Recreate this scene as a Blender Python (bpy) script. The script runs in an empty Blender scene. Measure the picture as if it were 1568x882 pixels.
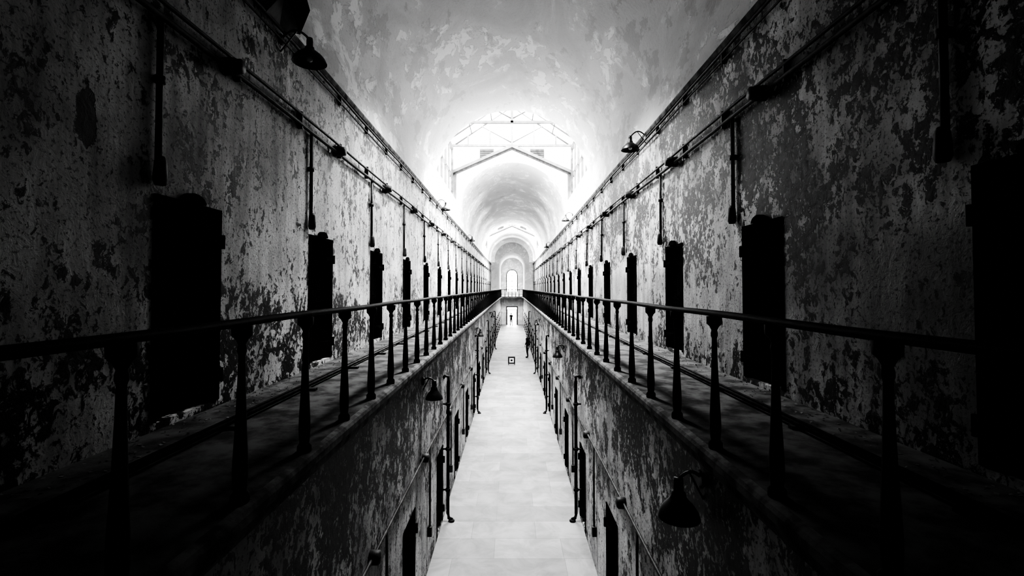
import bpy, bmesh, math, random
from mathutils import Vector, Matrix
random.seed(7)
sc = bpy.context.scene

# ------------------------------------------------------------------ helpers
class MB:
    def __init__(s): s.v=[]; s.f=[]; s.m=[]; s.sm=[]
    def quad(s,a,b,c,d,mi=0):
        n=len(s.v); s.v+= [tuple(a),tuple(b),tuple(c),tuple(d)]; s.f.append((n,n+1,n+2,n+3)); s.m.append(mi); s.sm.append(False)
    def box(s,x0,x1,y0,y1,z0,z1,mi=0):
        n=len(s.v)
        s.v+=[(x0,y0,z0),(x1,y0,z0),(x1,y1,z0),(x0,y1,z0),(x0,y0,z1),(x1,y0,z1),(x1,y1,z1),(x0,y1,z1)]
        for q in [(0,3,2,1),(4,5,6,7),(0,1,5,4),(1,2,6,5),(2,3,7,6),(3,0,4,7)]:
            s.f.append(tuple(n+i for i in q)); s.m.append(mi); s.sm.append(False)
    def lathe(s,prof,c=(0,0,0),seg=16,mi=0,axis='Z',smooth=True):
        n=len(s.v); c=Vector(c)
        for (r,h) in prof:
            for k in range(seg):
                a=2*math.pi*k/seg
                if axis=='Z': p=Vector((r*math.cos(a),r*math.sin(a),h))
                elif axis=='X': p=Vector((h,r*math.cos(a),r*math.sin(a)))
                else: p=Vector((r*math.cos(a),h,r*math.sin(a)))
                s.v.append(tuple(c+p))
        for i in range(len(prof)-1):
            for k in range(seg):
                a=n+i*seg+k; b=n+i*seg+(k+1)%seg
                s.f.append((a,b,b+seg,a+seg)); s.m.append(mi); s.sm.append(smooth)
        for i in (0,len(prof)-1):
            if prof[i][0]>1e-4:
                s.f.append(tuple(n+i*seg+k for k in range(seg))); s.m.append(mi); s.sm.append(False)
    def tube(s,pts,r,seg=8,mi=0):
        pts=[Vector(p) for p in pts]; n=len(s.v)
        for i,p in enumerate(pts):
            t=(pts[min(i+1,len(pts)-1)]-pts[max(i-1,0)]).normalized()
            up=Vector((0,0,1)) if abs(t.z)<0.9 else Vector((0,1,0))
            a=t.cross(up).normalized(); b=t.cross(a).normalized()
            for k in range(seg):
                an=2*math.pi*k/seg
                s.v.append(tuple(p+a*(r*math.cos(an))+b*(r*math.sin(an))))
        for i in range(len(pts)-1):
            for k in range(seg):
                a=n+i*seg+k; b=n+i*seg+(k+1)%seg
                s.f.append((a,b,b+seg,a+seg)); s.m.append(mi); s.sm.append(True)
        s.f.append(tuple(n+k for k in range(seg))); s.m.append(mi); s.sm.append(False)
        s.f.append(tuple(n+(len(pts)-1)*seg+k for k in range(seg))); s.m.append(mi); s.sm.append(False)
    def mesh(s,name,mats,merge=False):
        me=bpy.data.meshes.new(name); me.from_pydata(s.v,[],s.f)
        for m in mats: me.materials.append(m)
        me.polygons.foreach_set('material_index',s.m)
        me.polygons.foreach_set('use_smooth',s.sm)
        bm=bmesh.new(); bm.from_mesh(me)
        if merge: bmesh.ops.remove_doubles(bm,verts=bm.verts,dist=1e-4)
        bmesh.ops.recalc_face_normals(bm,faces=bm.faces); bm.to_mesh(me); bm.free()
        return me
    def obj(s,name,mats,loc=(0,0,0),parent=None,merge=False):
        o=bpy.data.objects.new(name,s.mesh(name,mats,merge)); o.location=loc
        sc.collection.objects.link(o)
        if parent: o.parent=parent
        return o
def inst(name,me,loc,sx=1):
    o=bpy.data.objects.new(name,me); o.location=loc; o.scale=(sx,1,1)
    sc.collection.objects.link(o); return o

# ------------------------------------------------------------------ materials
class NT:
    def __init__(s,name):
        s.mat=bpy.data.materials.new(name); s.mat.use_nodes=True
        s.t=s.mat.node_tree; s.b=s.t.nodes['Principled BSDF']
        s.co=s.t.nodes.new('ShaderNodeTexCoord').outputs['Object']
        s.sep=None
    def link(s,a,b): s.t.links.new(a,b)
    def xyz(s):
        if not s.sep:
            s.sep=s.t.nodes.new('ShaderNodeSeparateXYZ'); s.link(s.co,s.sep.inputs[0])
        return s.sep.outputs
    def noise(s,scale,detail=6,rough=.55,st=(1,1,1),off=(0,0,0),dist=0):
        mp=s.t.nodes.new('ShaderNodeMapping'); mp.inputs['Scale'].default_value=st; mp.inputs['Location'].default_value=off
        s.link(s.co,mp.inputs[0])
        n=s.t.nodes.new('ShaderNodeTexNoise'); n.inputs['Scale'].default_value=scale
        n.inputs['Detail'].default_value=detail; n.inputs['Roughness'].default_value=rough; n.inputs['Distortion'].default_value=dist
        s.link(mp.outputs[0],n.inputs['Vector']); return n.outputs[0]
    def m(s,op,a,b=None,c=None):
        n=s.t.nodes.new('ShaderNodeMath'); n.operation=op
        for i,x in enumerate((a,b,c)):
            if x is None: continue
            if isinstance(x,(int,float)): n.inputs[i].default_value=x
            else: s.link(x,n.inputs[i])
        return n.outputs[0]
    def ss(s,x,lo,hi,a=0,b=1):
        n=s.t.nodes.new('ShaderNodeMapRange'); n.interpolation_type='SMOOTHSTEP'
        s.link(x,n.inputs[0])
        for i,v in enumerate((lo,hi,a,b)): n.inputs[i+1].default_value=v
        return n.outputs[0]
    def mix(s,f,a,b):
        return s.m('ADD',s.m('MULTIPLY',s.m('SUBTRACT',1.0,f),a),s.m('MULTIPLY',f,b))
    def gray(s,v):
        c=s.t.nodes.new('ShaderNodeCombineColor')
        for i in range(3): s.link(v,c.inputs[i])
        s.link(c.outputs[0],s.b.inputs['Base Color'])
    def bump(s,h,strength=.5,dist=.02):
        n=s.t.nodes.new('ShaderNodeBump'); n.inputs['Strength'].default_value=strength; n.inputs['Distance'].default_value=dist
        s.link(h,n.inputs['Height']); s.link(n.outputs[0],s.b.inputs['Normal'])
    def rough(s,v,spec=.3):
        if isinstance(v,(int,float)): s.b.inputs['Roughness'].default_value=v
        else: s.link(v,s.b.inputs['Roughness'])
        s.b.inputs['Specular IOR Level'].default_value=spec

def peeling(name,kind):
    n=NT(name); z=n.xyz()[2]
    off={'L':(3,7,1),'R':(13,2,5),'LL':(5,31,9),'LR':(17,3,8)}[kind]
    big=n.noise(.8,3,.5,off=off)
    mid=n.noise(2.9,10,.68,st=(1,1,.75),off=off)
    fine=n.noise(12,8,.66,st=(1,1,.8),off=off,dist=.5)
    streak=n.noise(5,6,.6,st=(1,1,.12),off=off)
    v=n.m('ADD',n.m('MULTIPLY',mid,.5),n.m('MULTIPLY',fine,.5))
    v=n.m('ADD',v,n.m('MULTIPLY',n.m('SUBTRACT',big,.5),.26))
    if kind=='L':
        lift=n.m('ADD',n.ss(z,-.9,.3,.045,0),n.ss(z,1.6,2.3,0,.01))
        th=.538
    elif kind=='R':
        lift=n.m('ADD',n.ss(z,.25,.75,-.045,.022),n.ss(z,-1.2,-.6,.07,0)); th=.51
    else:
        lift=n.m('ADD',n.ss(z,-3.2,-2.2,-.03,.04),n.ss(z,-5.2,-4.6,.04,0)); th=.51
    v=n.m('ADD',v,lift)
    peel=n.ss(v,th,th+.012)
    deep=n.ss(v,th+.008,th+.03)
    tone=n.noise(1.3,6,.6,off=(9,9,off[2]))
    light=n.ss(tone,.3,.7,.4,.72) if kind in 'LR' else n.ss(tone,.3,.7,.3,.58)
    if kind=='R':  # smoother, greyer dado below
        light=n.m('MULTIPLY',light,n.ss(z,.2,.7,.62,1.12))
    light=n.m('MULTIPLY',light,n.ss(streak,.3,.62,.6,1.0))
    spk=n.ss(n.noise(34,4,.6,off=off),.54,.64,1,.4)
    light=n.m('MULTIPLY',light,spk)
    chip=n.ss(n.noise(16,6,.7,off=(off[1],off[0],3)),.59,.60)   # residual flakes still stuck on
    dark=n.mix(deep,n.ss(fine,.35,.65,.04,.1),n.ss(fine,.4,.6,.006,.035))
    dark=n.mix(n.m('MULTIPLY',chip,.8),dark,n.m('MULTIPLY',light,.9))
    if kind=='L':   # a gash where the plaster has fallen away
        y=n.xyz()[1]
        wob=n.m('MULTIPLY',n.m('SUBTRACT',n.noise(6,8,.65),.5),2.6)
        dy=n.m('DIVIDE',n.m('SUBTRACT',y,3.28),.085); dz=n.m('DIVIDE',n.m('SUBTRACT',z,1.22),.24)
        rr=n.m('ADD',n.m('SQRT',n.m('ADD',n.m('MULTIPLY',dy,dy),n.m('MULTIPLY',dz,dz))),wob)
        g=n.ss(rr,.85,1.0,1,0); peel=n.m('MAXIMUM',peel,g); dark=n.mix(g,dark,.008)
    n.gray(n.mix(peel,light,dark))
    h=n.m('ADD',n.m('MULTIPLY',n.m('SUBTRACT',1.0,peel),1.0),n.m('MULTIPLY',fine,.6))
    n.bump(h,.8,.025); n.rough(n.ss(peel,0,1,.6,.5),.3)
    return n.mat
def vaultmat():
    n=NT('vault_whitewash')
    a=n.noise(.5,8,.6,st=(1,.6,1),off=(2,5,1),dist=.8); b=n.noise(2.2,10,.66,st=(1,.6,1),off=(7,1,1),dist=.5); c=n.noise(12,6,.6)
    base=n.ss(a,.38,.6,.56,.68)
    flake=n.ss(b,.515,.54); big=n.ss(a,.46,.54)
    fl=n.m('MULTIPLY',flake,big)
    v=n.mix(fl,base,.88)
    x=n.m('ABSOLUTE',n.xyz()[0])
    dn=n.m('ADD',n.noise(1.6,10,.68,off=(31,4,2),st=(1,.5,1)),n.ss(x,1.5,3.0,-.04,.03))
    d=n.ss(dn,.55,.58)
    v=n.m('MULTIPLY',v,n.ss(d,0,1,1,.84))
    v=n.m('MULTIPLY',v,n.ss(n.noise(26,4,.6),.56,.66,1,.9))
    n.gray(v); n.bump(n.m('ADD',n.m('MULTIPLY',fl,1),n.m('MULTIPLY',c,.5)),.6,.025); n.rough(.85,.15); return n.mat
def simple(name,lo,hi,scale=6,rough=.6,spec=.3,b=.4,bd=.01,metal=0,st=(1,1,1)):
    n=NT(name); x=n.noise(scale,8,.6,st=st); n.gray(n.ss(x,.35,.65,lo,hi)); n.bump(x,b,bd); n.rough(rough,spec)
    n.b.inputs['Metallic'].default_value=metal; return n.mat
def floormat():
    n=NT('stone_paving')
    mp=n.t.nodes.new('ShaderNodeMapping'); mp.inputs['Location'].default_value=(.35,.2,0)
    n.link(n.co,mp.inputs[0])
    br=n.t.nodes.new('ShaderNodeTexBrick'); br.offset=.37; br.squash=1.6; br.squash_frequency=3; br.offset_frequency=2
    br.inputs['Scale'].default_value=1; br.inputs['Brick Width'].default_value=1.35; br.inputs['Row Height'].default_value=.72
    br.inputs['Mortar Size'].default_value=.006; br.inputs['Mortar Smooth'].default_value=.4; br.inputs['Bias'].default_value=.2
    br.inputs['Color1'].default_value=(.14,.14,.14,1); br.inputs['Color2'].default_value=(.21,.21,.21,1); br.inputs['Mortar'].default_value=(.125,.125,.125,1)
    n.link(mp.outputs[0],br.inputs['Vector'])
    s=n.t.nodes.new('ShaderNodeSeparateColor'); n.link(br.outputs[0],s.inputs[0])
    st=n.noise(1.6,9,.65,dist=.6); v=n.m('MULTIPLY',s.outputs[0],n.ss(st,.3,.65,.72,1.1))
    n.gray(v); n.bump(n.m('ADD',v,n.m('MULTIPLY',n.noise(15,5),.2)),.3,.01); n.rough(.6,.3); return n.mat

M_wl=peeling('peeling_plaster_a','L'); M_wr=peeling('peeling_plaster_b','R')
M_ll=peeling('peeling_plaster_c','LL'); M_lr=peeling('peeling_plaster_d','LR')
M_vault=vaultmat(); M_floor=floormat()
M_back=simple('dark_back_wall',.02,.06,4,.9,.1)  # unseen back wall, made dark to cut bounce onto the near walls
M_iron=simple('dark_iron',.008,.02,14,.6,.25)
M_door=simple('black_door_paint',.002,.006,9,.9,.03,st=(1,4,.4))
M_rail=simple('dark_painted_wood',.004,.01,10,.6,.15)
M_walk=simple('walkway_concrete',.05,.15,3.5,.9,.1,.7,.02)
M_edge=simple('ledge_paint',.05,.19,5,.8,.15,.8,.02)
M_pipe=simple('conduit_metal',.02,.07,9,.55,.3)
M_white=simple('painted_timber',.05,.07,4,.7,.2)
M_enamel=simple('enamel_black',.008,.02,8,.4,.3)
M_chip=simple('paint_chips',.08,.25,12,.8,.1)
M_dark=simple('louvre_dark',.02,.05,5,.8,.2)
M_cloth=simple('dark_clothing',.008,.02,20,.9,.1)
M_skin=simple('skin',.2,.26,8,.6,.3,.05)
M_hair=simple('hair',.02,.04,30,.7,.2)
M_sign=simple('sign_board_white',.6,.7,3,.5,.3,.05)
n=NT('bulb_glass'); n.gray(n.ss(n.noise(3),.3,.7,.6,.7)); n.rough(.2,.5); M_bulb=n.mat

# ------------------------------------------------------------------ dims
W=3.0; LW=1.55; ZW=-1.2; ZF=-5.2; ZC=3.45; ZS=3.9; YB=-4.5; YE=67.0
DW=.85; DS=3.0
GAPS=[(18.1,25.6),(50.8,58.0)]

def wall(name,x,sgn,z0,z1,doors,dz0,dz1,mat,dw):
    mb=MB(); t=.32*sgn; cur=YB
    def strip(y0,y1,za,zb):
        mb.quad((x,y0,za),(x,y1,za),(x,y1,zb),(x,y0,zb))
    strip(YB,YE,z0,dz0); strip(YB,YE,dz1,z1)
    for d in doors:
        a,b=d,d+dw
        strip(cur,a,dz0,dz1); cur=b
        mb.quad((x,a,dz0),(x+t,a,dz0),(x+t,a,dz1),(x,a,dz1))
        mb.quad((x,b,dz0),(x+t,b,dz0),(x+t,b,dz1),(x,b,dz1))
        mb.quad((x,a,dz0),(x,b,dz0),(x+t,b,dz0),(x+t,a,dz0))
        mb.quad((x,a,dz1),(x,b,dz1),(x+t,b,dz1),(x+t,a,dz1))
        mb.quad((x+t,a,dz0),(x+t,b,dz0),(x+t,b,dz1),(x+t,a,dz1))
    strip(cur,YE,dz0,dz1)
    xo=x+.5*sgn
    mb.quad((xo,YB,z0),(xo,YE,z0),(xo,YE,z1),(xo,YB,z1))
    mb.quad((x,YB,z1),(xo,YB,z1),(xo,YE,z1),(x,YE,z1))
    return mb.obj(name,[mat],merge=True)
dl=[3.94+DS*k-DS*2 for k in range(23)]
dr=[5.21+3.05*k-3.05*3 for k in range(23)]
dll=[6.8+DS*k-DS*3 for k in range(22)]
dlr=[7.0+DS*k-DS*3 for k in range(22)]
for l in (dl,dr,dll,dlr):
    l[:]=[d for d in l if YB+.2<d<YE-1]
wall('wall_left',-W,-1,-1.44,ZC,dl,-1.14,.78,M_wl,DW)
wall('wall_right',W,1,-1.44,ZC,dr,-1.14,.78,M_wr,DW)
wall('wall_lower_left',-LW,-1,ZF,-1.44,dll,ZF+.06,-3.5,M_ll,.75)
wall('wall_lower_right',LW,1,ZF,-1.44,dlr,ZF+.06,-3.5,M_lr,.75)

mb=MB(); mb.box(-2.1,2.1,YB,YE+1,ZF-.2,ZF); mb.obj('floor',[M_floor])
mb=MB(); mb.box(-3.5,3.5,YB-.3,YB,ZF-.2,8.2); mb.obj('wall_back',[M_back])

# ------------------------------------------------------------------ doors
def door_mesh(name,w,h,nub=True):
    """local: x = 0 wall face, +x out into corridor; y 0..w ; z 0..h"""
    mb=MB()
    mb.box(-.16,-.09,.0,w,0,h)                      # slab
    for k in range(1,6):                            # plank ribs
        y=w*k/6; mb.box(-.09,-.084,y-.010,y+.010,.02,h-.02)
    for z in (.16,h*.5,h-.2): mb.box(-.09,-.07,.04,w-.04,z-.04,z+.04)
    fr=.025                                          # frame slightly proud of wall
    mb.box(-.14,.015,-fr,0.03,-.0,h+fr); mb.box(-.14,.015,w-.03,w+fr,0,h+fr); mb.box(-.14,.015,-fr,w+fr,h-.02,h+fr)
    for z in (.25,h-.3):                             # hinge pins
        mb.box(-.09,.03,w-.3,w+.03,z-.025,z+.025); mb.lathe([(.022,-.07),(.022,.07)],(.03,w+.02,z),8)
    mb.box(-.09,.02,.05,.16,h*.47,h*.56)             # lock case
    mb.lathe([(.02,0),(.02,.05),(.0,.055)],(.01,.11,h*.51),8,axis='X')
    for i in range(6):
        for z in (.16,h-.2): mb.lathe([(.012,0),(.008,.012),(0,.014)],(-.07,.1+i*(w-.2)/5,z),6,axis='X')
    if nub:                                          # rounded iron cover over the lintel
        n=10; c0=w*.5
        for i in range(n):
            a0=math.pi*i/n;a1=math.pi*(i+1)/n; R=.15
            p=lambda a,x:(x,c0+R*math.cos(a),h+fr+.085*math.sin(a))
            mb.quad(p(a0,.0),p(a1,.0),p(a1,.05),p(a0,.05))
            mb.quad((.05,c0,h+fr),(.05,c0,h+fr),p(a1,.05),p(a0,.05))
    return mb.mesh(name,[M_door])
mu=door_mesh('cell_door_mesh',DW,1.90); mlw=door_mesh('ground_cell_door_mesh',.75,1.62,False)
for d in dl: inst('cell_door',mu,(-W,d,-1.13),1)
for d in dr: inst('cell_door',mu,(W,d,-1.13),-1)
for d in dll: inst('ground_floor_cell_door',mlw,(-LW,d,ZF+.06),1)
for d in dlr: inst('ground_floor_cell_door',mlw,(LW,d,ZF+.06),-1)

# ------------------------------------------------------------------ walkways
for s,nm in ((-1,'left'),(1,'right')):
    mb=MB()
    prof=[(W+.02,ZW),(1.50,ZW),(1.455,ZW-.015),(1.44,ZW-.04),(1.44,ZW-.09),(1.47,ZW-.12),(1.475,ZW-.16),(1.50,ZW-.20),(1.54,ZW-.23),(LW+.01,ZW-.26),(W+.02,ZW-.26)]
    ys=[YB+.01,YE]
    for i in range(len(prof)-1):
        a,b=prof[i],prof[i+1]
        mb.quad((s*a[0],ys[0],a[1]),(s*a[0],ys[1],a[1]),(s*b[0],ys[1],b[1]),(s*b[0],ys[0],b[1]),0 if i==0 else 1)
    mb.obj('walkway_floor_'+nm,[M_walk,M_edge],merge=True)
    mb=MB(); xs=2.42*s
    mb.tube([(xs,YB+.2,ZW+.045),(xs,YE-.5,ZW+.045)],.022,8); mb.tube([(xs+.09*s,YB+.2,ZW+.035),(xs+.09*s,YE-.5,ZW+.035)],.014,6)
    y=YB+1
    while y<YE-1:
        mb.box(xs-.05,xs+.13,y,y+.06,ZW,ZW+.03); y+=1.5
    mb.obj('walkway_pipe',[M_pipe])
    mb=MB()
    for i in range(1300):
        y=random.uniform(2,26); u=random.random()**1.6
        x=s*(W-.03-u*.39); r=random.uniform(.004,.018); a=random.uniform(0,6.28); h=random.uniform(.002,.012)
        c=math.cos(a)*r; d=math.sin(a)*r
        mb.quad((x+c,y+d,ZW+.002),(x-d,y+c*.8,ZW+h),(x-c*.7,y-d,ZW+.004+h*.6),(x+d*.8,y-c,ZW+.003),0)
    mb.obj('paint_chip_debris',[M_chip])
    mb=MB(); xr=1.53*s
    bal=[(.0,ZW),(.05,ZW),(.05,ZW+.04),(.034,ZW+.06),(.038,ZW+.10),(.041,ZW+.16),(.039,ZW+.24),(.034,ZW+.34),(.027,ZW+.50),(.021,ZW+.68),(.018,ZW+.82),(.025,ZW+.84),(.025,ZW+.86),(.02,ZW+.88),(.034,ZW+.91),(.054,ZW+.93),(.056,ZW+.985),(0,ZW+.99)]
    y=1.85-.82*6 if s<0 else 1.92-.82*6
    while y<YE-.3:
        mb.lathe(bal,(xr,y,0),14 if y<20 else 8); y+=.82
    pr=[]
    for k in range(12):
        a=2*math.pi*k/12; pr.append((.048*math.cos(a),.024*math.sin(a)))
    yy=YB+.1; rows=[]
    while yy<YE: rows.append(yy); yy+=.41
    n0=len(mb.v)
    for y in rows:
        for (dx,dz) in pr: mb.v.append((xr+dx+.004*math.sin(y*1.7),y,ZW+1.005+dz+.004*math.sin(y*2.3)))
    for i in range(len(rows)-1):
        for k in range(12):
            a=n0+i*12+k; b=n0+i*12+(k+1)%12
            mb.f.append((a,b,b+12,a+12)); mb.m.append(0); mb.sm.append(True)
    mb.obj('walkway_railing',[M_rail])

def bridge(name,y0,y1,rail_y):
    mb=MB(); mb.box(-1.435,1.435,y0,y1,ZW-.2,ZW-.01,0)
    for ry in rail_y:
        mb.tube([(-1.43,ry,ZW+.98),(1.43,ry,ZW+.98)],.035,8,1)
        for i in range(1,6):
            mb.lathe([(.05,ZW-.01),(.045,ZW+.2),(.022,ZW+.8),(.05,ZW+.9),(.05,ZW+.95)],(-1.5+i*.5,ry,0),10,1)
    return mb.obj(name,[M_walk,M_rail])
bridge('walkway_bridge',YB+.02,-.5,[-.55])
bridge('walkway_bridge',65.6,66.98,[65.65])

# ------------------------------------------------------------------ vaults
def vault(name,y0,y1,r=W,zc=ZC,zs=ZS,endwalls=(True,True),top=7.9,ox=3.5):
    mb=MB(); N=40; prof=[(-r,zc),(-r,zs)]
    for k in range(1,N): 
        a=math.pi-math.pi*k/N; prof.append((r*math.cos(a),zs+r*math.sin(a)))
    prof+=[(r,zs),(r,zc)]
    segs=max(1,int((y1-y0)/1.0)); n=len(mb.v)
    for j in range(segs+1):
        y=y0+(y1-y0)*j/segs
        for p in prof: mb.v.append((p[0],y,p[1]))
    L=len(prof)
    for j in range(segs):
        for k in range(L-1):
            a=n+j*L+k; mb.f.append((a,a+1,a+1+L,a+L)); mb.m.append(0); mb.sm.append(True)
    for e,y in zip(endwalls,(y0,y1)):
        if not e: continue
        for k in range(L-1):
            a,b=prof[k],prof[k+1]
            gz=lambda x: top-abs(x)*.44
            if abs(a[0]-b[0])<1e-6: continue
            mb.quad((a[0],y,a[1]),(b[0],y,b[1]),(b[0],y,max(gz(b[0]),b[1]+.02)),(a[0],y,max(gz(a[0]),a[1]+.02)))
        for s in (-1,1):
            mb.quad((s*r,y,zc),(s*ox,y,zc),(s*ox,y,top-ox*.44),(s*r,y,top-r*.44))
    for s in (-1,1):
        mb.quad((0,y0,top+.02),(0,y1,top+.02),(s*ox,y1,top-ox*.44),(s*ox,y0,top-ox*.44))
        mb.quad((s*ox,y0,zc),(s*ox,y1,zc),(s*ox,y1,top-ox*.44),(s*ox,y0,top-ox*.44))
    return mb.obj(name,[M_vault])
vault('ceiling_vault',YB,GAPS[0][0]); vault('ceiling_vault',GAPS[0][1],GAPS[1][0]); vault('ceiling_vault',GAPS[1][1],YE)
# transverse ribs stepping in toward the end of the block
for (yr,ri) in ((61.0,2.72),(64.0,2.35)):
    mb=MB(); N=28
    for k in range(N):
        a0=math.pi*k/N; a1=math.pi*(k+1)/N
        P=lambda a,r,y:(r*math.cos(a),y,ZS+r*math.sin(a))
        mb.quad(P(a0,ri,yr),P(a1,ri,yr),P(a1,2.985,yr),P(a0,2.985,yr))
        mb.quad(P(a0,ri,yr+.5),P(a1,ri,yr+.5),P(a1,2.985,yr+.5),P(a0,2.985,yr+.5))
        mb.quad(P(a0,ri,yr),P(a1,ri,yr),P(a1,ri,yr+.5),P(a0,ri,yr+.5))
    for s in (-1,1): mb.box(*sorted((s*ri,s*2.985)),yr,yr+.5,ZC+.05,ZS)
    mb.obj('vault_rib',[M_vault])

for s,nm in ((-1,'left'),(1,'right')):
    mb=MB()
    pr=[(W+.02,ZC-.10),(W-.03,ZC-.08),(W-.05,ZC-.03),(W-.05,ZC),(W+.02,ZC+.02)]
    for a,b in zip(pr[:-1],pr[1:]):
        mb.quad((s*a[0],YB,a[1]),(s*a[0],YE,a[1]),(s*b[0],YE,b[1]),(s*b[0],YB,b[1]))
    mb.obj('trim_cornice_'+nm,[M_edge])
    mb=MB()
    for (dx,z,r) in ((.03,ZC-.16,.022),(.03,ZC-.27,.014),(.04,2.42,.02),(.03,2.28,.028)):
        pts=[]; y=YB+.1
        while y<YE-.2:
            pts.append((s*(W-dx-r+.004*math.sin(y*3)),y,z+.012*math.sin(y*.9+r*99))); y+=.75
        mb.tube(pts,r,8)
    y=YB+.5
    while y<50:
        mb.box(*sorted((s*W,s*(W-.07))),y,y+.03,2.23,2.47); mb.box(*sorted((s*W,s*(W-.06))),y,y+.03,ZC-.3,ZC-.12); y+=1.5
    b0=(4.78 if s<0 else 5.45)-6
    for k in range(20):
        y=b0+3.02*k
        if y<0: continue
        mb.lathe([(.09,0),(.09,.10),(.075,.12),(.075,.15),(0,.155)],(0,0,0),12,axis='X')
        for i in range(len(mb.v)-60,len(mb.v)):
            vx,vy,vz=mb.v[i]; mb.v[i]=(s*(W-vx*1.3),y+vy,2.30+vz)
    v0=(3.9 if s<0 else 6.23-3.05)
    for k in range(18):
        y=v0+(2.98 if s<0 else 3.07)*k
        mb.tube([(s*(W-.04),y,2.28),(s*(W-.04),y,1.02)],.026,8)
        mb.lathe([(.03,1.1),(.045,1.06),(.055,.9),(.04,.86),(0,.86)],(s*(W-.06),y,0),10)
        mb.lathe([(.042,-.03),(.042,.03)],(s*(W-.04),y,1.75),8)
    mb.obj('wall_conduit_'+nm,[M_pipe])
    mb=MB()
    pts=[]; y=YB+.1
    while y<YE-.2:
        pts.append((s*(LW-.035),y,-2.93+.01*math.sin(y))); y+=.75
    mb.tube(pts,.02,8)
    for k in range(18):
        y=(5.2 if s<0 else 6.5-3)+3*k
        mb.lathe([(.075,0),(.075,.1),(.055,.12),(0,.125)],(0,0,0),12,axis='X')
        for i in range(len(mb.v)-48,len(mb.v)):
            vx,vy,vz=mb.v[i]; mb.v[i]=(s*(LW-vx),y+vy,-2.94+vz)
        y2=8.75+3*k-3
        mb.tube([(s*(LW-.04),y2,-2.93),(s*(LW-.04),y2,-4.4)],.018,6)
        mb.box(*sorted((s*LW,s*(LW-.08))),y2-.05,y2+.05,-4.55,-4.38)
    mb.obj('ground_floor_conduit_'+nm,[M_pipe])
    for y in (10.6,19.6,28.6,40):
        mb=MB(); x=s*(LW-.12); xw=s*(LW-.005)
        pts=[(xw,y,-2.02),(s*(LW-.05),y,-1.97),(x,y,-1.99),(x-.0,y,-2.1),(x,y,-5.02),(x-.02*s,y,-5.12),(x-.10*s,y,-5.16)]
        mb.tube(pts,.036,10)
        for z in (-2.6,-3.6,-4.5): mb.lathe([(.055,-.03),(.055,.03)],(x,y,z),10); mb.box(*sorted((x,xw)),y-.015,y+.015,z-.015,z+.015)
        mb.lathe([(.07,0),(.07,.03),(.04,.05)],(x-.08*s,y,ZF),10)
        mb.obj('drain_pipe',[M_iron])

# ------------------------------------------------------------------ lamps
def lamp(ax,ay,az,s,arm,drop,R,up=.12):
    mb=MB()
    mb.lathe([(.07,0),(.07,.02),(.03,.035)] ,(ax if s>0 else ax-.035,ay,az),12,axis='X')
    pts=[(ax,ay,az)]
    for k in range(1,10):
        t=k/9; pts.append((ax+s*arm*t,ay,az+up*math.sin(t*math.pi)*1.0-(drop*.25 if k==9 else 0)))
    mb.tube(pts,.014,8)
    mb.tube([(ax,ay,az-.16),(ax+s*arm*.55,ay,az+up*.9)],.009,6)
    cx=ax+s*arm; top=az-drop*.25+.02
    mb.lathe([(0,.02),(.035,.02),(.04,-.02),(.04,-.09),(.055,-.10),(.06,-.13),(R*.45,-.155),(R*.72,-.20),(R*.92,-.25),(R,-.29),(R*1.02,-.30),(R*.99,-.30),(R*.9,-.262),(R*.7,-.213),(R*.4,-.17),(0,-.16)],(cx,ay,top),24)
    mb.lathe([(.0,-.16),(.03,-.17),(.035,-.2),(.045,-.24),(.035,-.28),(0,-.295)],(cx,ay,top),12,1)
    return mb.obj('wall_lamp',[M_enamel,M_bulb])
lamp(-W,6.0,3.22,1,.38,.1,.21); lamp(W,10.4,3.38,-1,.36,.1,.20)
lamp(-W,18.6,3.4,1,.36,.1,.2); lamp(W,23,3.6,-1,.36,.1,.2)
lamp(-W,31,3.4,1,.36,.1,.2); lamp(W,36,3.4,-1,.36,.1,.2)
lamp(-LW,8.2,-1.62,1,.2,.1,.15,.06); lamp(LW,3.85,-1.55,-1,.2,.1,.165,.06)
lamp(LW,14,-1.75,-1,.2,.1,.15,.06); lamp(-LW,20,-1.75,1,.2,.1,.15,.06); lamp(LW,26,-1.75,-1,.2,.1,.15,.06); lamp(-LW,33,-1.75,1,.2,.1,.15,.06)
mb=MB()
P=[(-2.98,5.1,3.42),(-2.72,5.25,3.62),(-2.55,5.6,3.72),(-2.62,6.0,3.60),(-2.86,6.25,3.42),(-2.97,5.9,3.30),(-2.93,5.5,3.28)]
c=Vector((-2.78,5.65,3.62)); 
for i in range(len(P)):
    a=P[i]; b=P[(i+1)%len(P)]; mb.quad(a,b,c,c)
mb.tube([(-3.0,5.6,3.5),(-2.78,5.65,3.63),(-2.6,5.7,3.66)],.012,6)
mb.obj('sheet_metal_hood',[M_iron])

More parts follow.
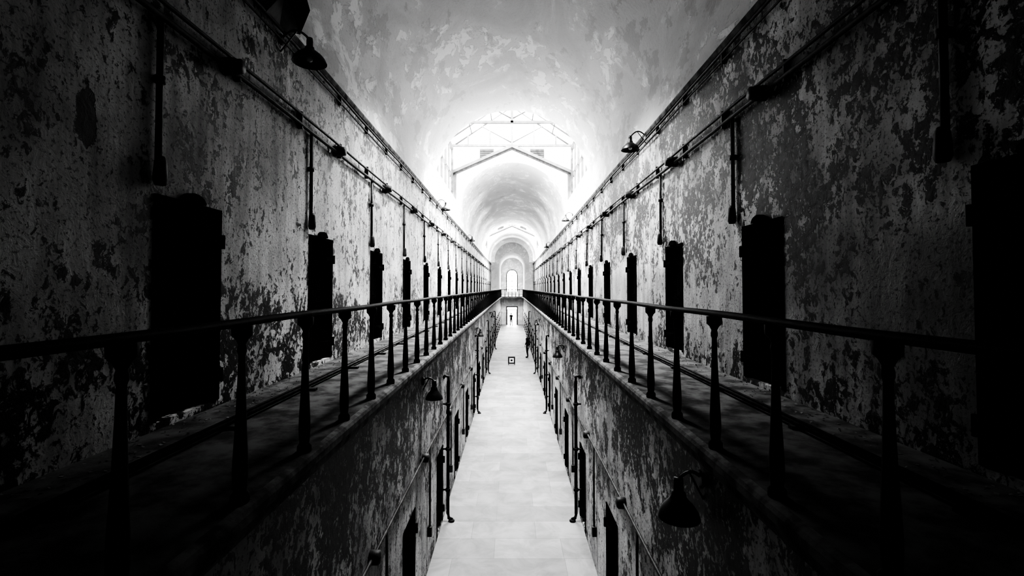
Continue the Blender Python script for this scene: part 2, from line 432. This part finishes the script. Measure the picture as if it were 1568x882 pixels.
# ------------------------------------------------------------------ skylight lanterns
def lantern(y0,y1):
    mb=MB(); X=3.3; ez=7.75; rz=10.0
    for s in (-1,1):
        mb.box(*sorted((s*W,s*(X+.15))),y0,y1,ZC,4.7,1)
        mb.box(*sorted((s*(X-.08),s*(X+.08))),y0,y1,ez-.14,ez)
        mb.box(*sorted((s*(X-.05),s*(X+.05))),y0,y1,6.1,6.2)
        nn=6
        for i in range(nn+1):
            y=y0+(y1-y0)*i/nn; mb.box(*sorted((s*(X-.05),s*(X+.05))),y-.05,y+.05,4.7,ez)
            a=Vector((s*X,y,ez)); b=Vector((0,y,rz)); mb.tube([a,b],.045,4)
        for t in (.33,.66):
            p=Vector((s*X*(1-t),0,ez+(rz-ez)*t)); mb.tube([(p.x,y0,p.z),(p.x,y1,p.z)],.03,4)
    mb.box(-.09,.09,y0,y1,rz-.1,rz+.1)
    for y in (y0+.1,(y0+y1)/2,y1-.1):
        mb.box(-X,X,y-.05,y+.05,ez-.02,ez+.1)
        mb.box(-.06,.06,y-.05,y+.05,ez,rz)
        mb.box(-X*.48,X*.48,y-.035,y+.035,9.0,9.09)
        for s in (-1,1): mb.tube([(0,y,ez+.2),(s*X*.5,y,ez+1.1)],.035,4)
    for x in (-2.4,-1.2,1.2,2.4): mb.box(x-.04,x+.04,y1-.14,y1-.06,ez,ez+(rz-ez)*(1-abs(x)/X))
    mb.obj('skylight_lantern',[M_white,M_vault])
    mb=MB()
    for s in (-1,1):
        for (zo,th,pr,mi) in ((7.82,.10,.30,0),(7.66,.05,.16,1)):
            a=(0,zo); b=(s*3.45,zo-3.45*.44)
            y=y1
            v=[(a[0],y-pr,a[1]),(b[0],y-pr,b[1]),(b[0],y-pr,b[1]-th*1.6),(a[0],y-pr,a[1]-th*1.6)]
            w=[(p[0],y+.0,p[2]) for p in v]
            mb.quad(*v,mi); mb.quad(v[3],v[2],w[2],w[3],mi); mb.quad(v[0],v[1],w[1],w[0],mi)
        x0,x1=sorted((s*1.0,s*1.8)); yb=y1+.35
        mb.box(x0,x1,yb-.05,yb+.3,7.1,7.75,0)
        for k in range(5): mb.box(x0+.04,x1-.04,yb-.09,yb-.05,7.16+k*.11,7.24+k*.11,2)
        mb.box(*sorted((s*3.05,s*3.2)),y1-.14,y1-.0,ZC,6.35,0)
        mb.box(*sorted((s*3.2,s*3.28)),y1-.5,y1-.2,5.2,7.0,2)
    mb.obj('gable_trim',[M_white,M_pipe,M_dark])
for a,b in GAPS: lantern(a,b)

# ------------------------------------------------------------------ far end
mb=MB(); y=YE
mb.box(-2.0,-.75,y,y+.3,ZF,ZW-.2); mb.box(.75,2.0,y,y+.3,ZF,ZW-.2); mb.box(-.75,.75,y,y+.3,-2.7,ZW-.2)
r=1.9; zs=3.2; N=24
pr=[(-r,ZW)]+[(r*math.cos(math.pi-math.pi*k/N),zs+r*math.sin(math.pi*k/N)) for k in range(N+1)]+[(r,ZW)]
for k in range(1,len(pr)-2):
    a,b=pr[k],pr[k+1]; mb.quad((a[0],y,a[1]),(b[0],y,b[1]),(b[0],y,8),(a[0],y,8))
for s in (-1,1): mb.quad((s*r,y,ZW-.2),(s*3.6,y,ZW-.2),(s*3.6,y,8),(s*r,y,8))
YN=80
for k in range(len(pr)-1):
    a,b=pr[k],pr[k+1]; mb.quad((a[0],y,a[1]),(b[0],y,b[1]),(b[0],YN,b[1]),(a[0],YN,a[1]))
mb.quad((-r,y,ZW),(r,y,ZW),(r,YN,ZW),(-r,YN,ZW))
hw=.9; N2=12
hole=[(-hw,-.6)]+[(hw*math.cos(math.pi-math.pi*k/N2),2.2+hw*math.sin(math.pi*k/N2)) for k in range(N2+1)]+[(hw,-.6)]
for k in range(1,len(hole)-2):
    a,b=hole[k],hole[k+1]; mb.quad((a[0],YN,a[1]),(b[0],YN,b[1]),(b[0],YN,5.4),(a[0],YN,5.4))
for s in (-1,1): mb.quad((s*hw,YN,ZW),(s*2.1,YN,ZW),(s*2.1,YN,5.4),(s*hw,YN,5.4))
mb.quad((-hw,YN,ZW),(hw,YN,ZW),(hw,YN,-.6),(-hw,YN,-.6))
mb.obj('wall_end',[M_vault])
mb=MB()
mb.tube([(p[0],YN,p[1]) for p in hole],.07,6); mb.box(-.04,.04,YN-.04,YN+.04,-.6,3.1)
for z in (.3,1.2,2.1): mb.box(-hw,hw,YN-.03,YN+.03,z-.03,z+.03)
mb.obj('window_1',[M_white])
mb=MB()
for s in (-1,1): mb.box(*sorted((s*.68,s*.80)),YE-.16,YE-.01,ZF,-2.62)
mb.box(-.8,.8,YE-.16,YE-.01,-2.74,-2.62); mb.box(-.68,.68,YE-.1,YE-.06,-3.15,-3.08)
for s in (-1,1):
    mb.box(*sorted((s*.66,s*.70)),YE-.8,YE-.16,ZF+.02,-3.1)
mb.obj('door_1',[M_door])

# ------------------------------------------------------------------ floor sign
mb=MB()
mb.box(-.24,.24,-.03,.03,.06,.54,0); mb.box(-.15,.15,-.036,-.03,.15,.45,1); mb.box(-.07,.07,-.04,-.036,.24,.36,0)
for s in (-1,1):
    mb.box(s*.2-.02,s*.2+.02,-.14,.14,0,.04,0); mb.box(s*.2-.015,s*.2+.015,-.015,.015,.0,.1,0)
mb.obj('floor_sign',[M_iron,M_sign],loc=(-.03,32,ZF))

# ------------------------------------------------------------------ people
def skin_obj(name,verts,edges,rad,mat,parent,root=0,sub=2):
    me=bpy.data.meshes.new(name); me.from_pydata(verts,edges,[]); me.materials.append(mat)
    o=bpy.data.objects.new(name,me); sc.collection.objects.link(o); o.parent=parent
    md=o.modifiers.new('skin','SKIN'); md.use_smooth_shade=True
    if not me.skin_vertices: 
        return o
    for i,r in enumerate(rad):
        sv=me.skin_vertices[0].data[i]; sv.radius=r if isinstance(r,tuple) else (r,r); sv.use_root=(i==root)
    ss=o.modifiers.new('sub','SUBSURF'); ss.levels=sub; ss.render_levels=sub
    return o
def person(loc,rz,stride=.0,look=0):
    e=bpy.data.objects.new('person',None); sc.collection.objects.link(e); e.location=loc; e.rotation_euler=(0,0,rz)
    V=[(0,0,.95),(0,0,1.10),(0,-.005,1.28),(0,.0,1.43),(0,.0,1.50)]; R=[(.155,.115),(.14,.10),(.165,.115),(.13,.09),(.055,.055)]
    E=[(0,1),(1,2),(2,3),(3,4)]
    for s in (-1,1):
        st=stride*s; b=len(V)
        V+=[(s*.09,0,.88),(s*.10,-.03-st*.5,.50),(s*.11,.02-st,.10),(s*.115,-.03-st,.045),(s*.125,-.15-st,.035)]
        R+=[(.10,.10),(.065,.065),(.05,.05),(.045,.045),(.04,.03)]
        E+=[(0,b),(b,b+1),(b+1,b+2),(b+2,b+3),(b+3,b+4)]
        b=len(V)
        V+=[(s*.17,0,1.42),(s*.235,.03+st*.3,1.15),(s*.25,-.06+st*.8,.92)]
        R+=[(.065,.065),(.05,.05),(.038,.038)]
        E+=[(3,b),(b,b+1),(b+1,b+2)]
        w=Vector((s*.25,-.06+st*.8,.91)); hv=[tuple(w),tuple(w+Vector((0,-.01,-.05))),tuple(w+Vector((0,-.015,-.09)))]; hr=[.018,(.014,.03),(.014,.032)]; he=[(0,1),(1,2)]
        for f,(dy,L) in enumerate(((-.03,.07),(-.01,.08),(.01,.075),(.028,.06))):
            k=len(hv); p=Vector(hv[2])+Vector((0,dy,0))
            hv+=[tuple(p),tuple(p+Vector((-s*.005,0,-L*.5))),tuple(p+Vector((-s*.02,0,-L)))]; hr+=[.009,.0085,.007]; he+=[(2,k),(k,k+1),(k+1,k+2)]
        k=len(hv); p=w+Vector((0,-.03,-.035)); hv+=[tuple(p+Vector((0,-.012,-.015))),tuple(p+Vector((-s*.01,-.022,-.05)))]; hr+=[.011,.009]; he+=[(1,k),(k,k+1)]
        skin_obj('hand',hv,he,hr,M_skin,e,0,1)
    skin_obj('clothed_body',V,E,R,M_cloth,e,0,2)
    bm=bmesh.new(); bmesh.ops.create_uvsphere(bm,u_segments=20,v_segments=14,radius=1)
    for v in bm.verts:
        x,y,z=v.co; t=1-.22*max(0,-z); v.co=Vector((x*.075*t,y*.095*(1-.1*max(0,-z)),z*.12))
        if z<-.3 and y<0: v.co.y-=.012
    def add(c,r,sc_):
        m=Matrix.Translation(c)@Matrix.Diagonal((*sc_,1)); bmesh.ops.create_uvsphere(bm,u_segments=10,v_segments=8,radius=r,matrix=m)
    add((0,-.1,-.015),.013,(1,1.2,1.9)); add((-.077,.005,-.005),.02,(.4,.8,1.5)); add((.077,.005,-.005),.02,(.4,.8,1.5)); add((0,-.094,-.062),.014,(1.5,.5,.5))
    for v in bm.verts: v.co+=Vector((0,-.015,1.625))
    me=bpy.data.meshes.new('head'); bm.to_mesh(me); bm.free(); me.materials.append(M_skin)
    for p in me.polygons: p.use_smooth=True
    o=bpy.data.objects.new('head',me); sc.collection.objects.link(o); o.parent=e
    bm=bmesh.new(); bmesh.ops.create_uvsphere(bm,u_segments=18,v_segments=12,radius=1)
    dele=[v for v in bm.verts if (v.co.y<-.35 and v.co.z<.45) or v.co.z<-.5]
    bmesh.ops.delete(bm,geom=dele,context='VERTS')
    for v in bm.verts: v.co=Vector((v.co.x*.083,v.co.y*.104,v.co.z*.128+1.632))+Vector((0,-.010,0))
    for sx in (-1,1):
        bmesh.ops.create_uvsphere(bm,u_segments=8,v_segments=6,radius=.009,matrix=Matrix.Translation((sx*.03,-.103,1.63)))
    me=bpy.data.meshes.new('hair'); bm.to_mesh(me); bm.free(); me.materials.append(M_hair)
    for p in me.polygons: p.use_smooth=True
    o=bpy.data.objects.new('hair_and_eyes',me); sc.collection.objects.link(o); o.parent=e
    return e
person((1.16,35.2,ZF),math.radians(-70),.04)
person((-.12,65.0,ZF),math.radians(10),.12)

# ------------------------------------------------------------------ light
w=bpy.data.worlds.new('World'); sc.world=w; w.use_nodes=True
bg=w.node_tree.nodes['Background']; bg.inputs[0].default_value=(1,1,1,1); bg.inputs[1].default_value=9.0
def area(name,loc,sx,sy,P,rot=(0,0,0),spread=180):
    l=bpy.data.lights.new(name,'AREA'); l.shape='RECTANGLE'; l.size=sx; l.size_y=sy; l.energy=P; l.spread=math.radians(spread)
    o=bpy.data.objects.new(name,l); o.location=loc; o.rotation_euler=rot; sc.collection.objects.link(o); return o
area('skylight_daylight',(0,21.85,10.6),6.6,7.4,19000)
area('skylight_daylight',(0,54.4,10.6),6.6,7.2,18000)
for s in (-1,1):
    area('lantern_window_daylight',(s*3.55,21.85,6.2),2.9,7.2,2000,rot=(0,s*math.radians(90),0))
    area('lantern_window_daylight',(s*3.55,54.4,6.2),2.9,7.0,3500,rot=(0,s*math.radians(90),0))
for y in (31,37,43,48):
    area('crown_fill_light',(0,y,6.84),.9,.5,700,spread=150)  # added fill lights under the solid crown, brighten the second vault's stretch
area('crown_fill_light',(0,10.6,6.8),.8,1.2,850,spread=94)  # added fill above the frame, no opening there; narrow spread keeps near walls dark
area('window_daylight',(0,81,1.4),2.2,4.0,2000,rot=(math.radians(-90),0,0))
area('doorway_daylight',(0,69,-3.8),1.8,2.6,800,rot=(math.radians(-90),0,0))

# ------------------------------------------------------------------ camera
cam=bpy.data.cameras.new('camera'); co=bpy.data.objects.new('camera',cam); sc.collection.objects.link(co)
cam.sensor_width=36; cam.lens=16.5; cam.clip_end=300; cam.clip_start=.05
co.location=(0,0,0); co.rotation_euler=(math.radians(91.5),0,0); cam.shift_y=-.012
sc.camera=co
sc.view_settings.view_transform='AgX'
try: sc.view_settings.look='AgX - Very High Contrast'
except Exception as ex: print(ex)
sc.view_settings.gamma=.68
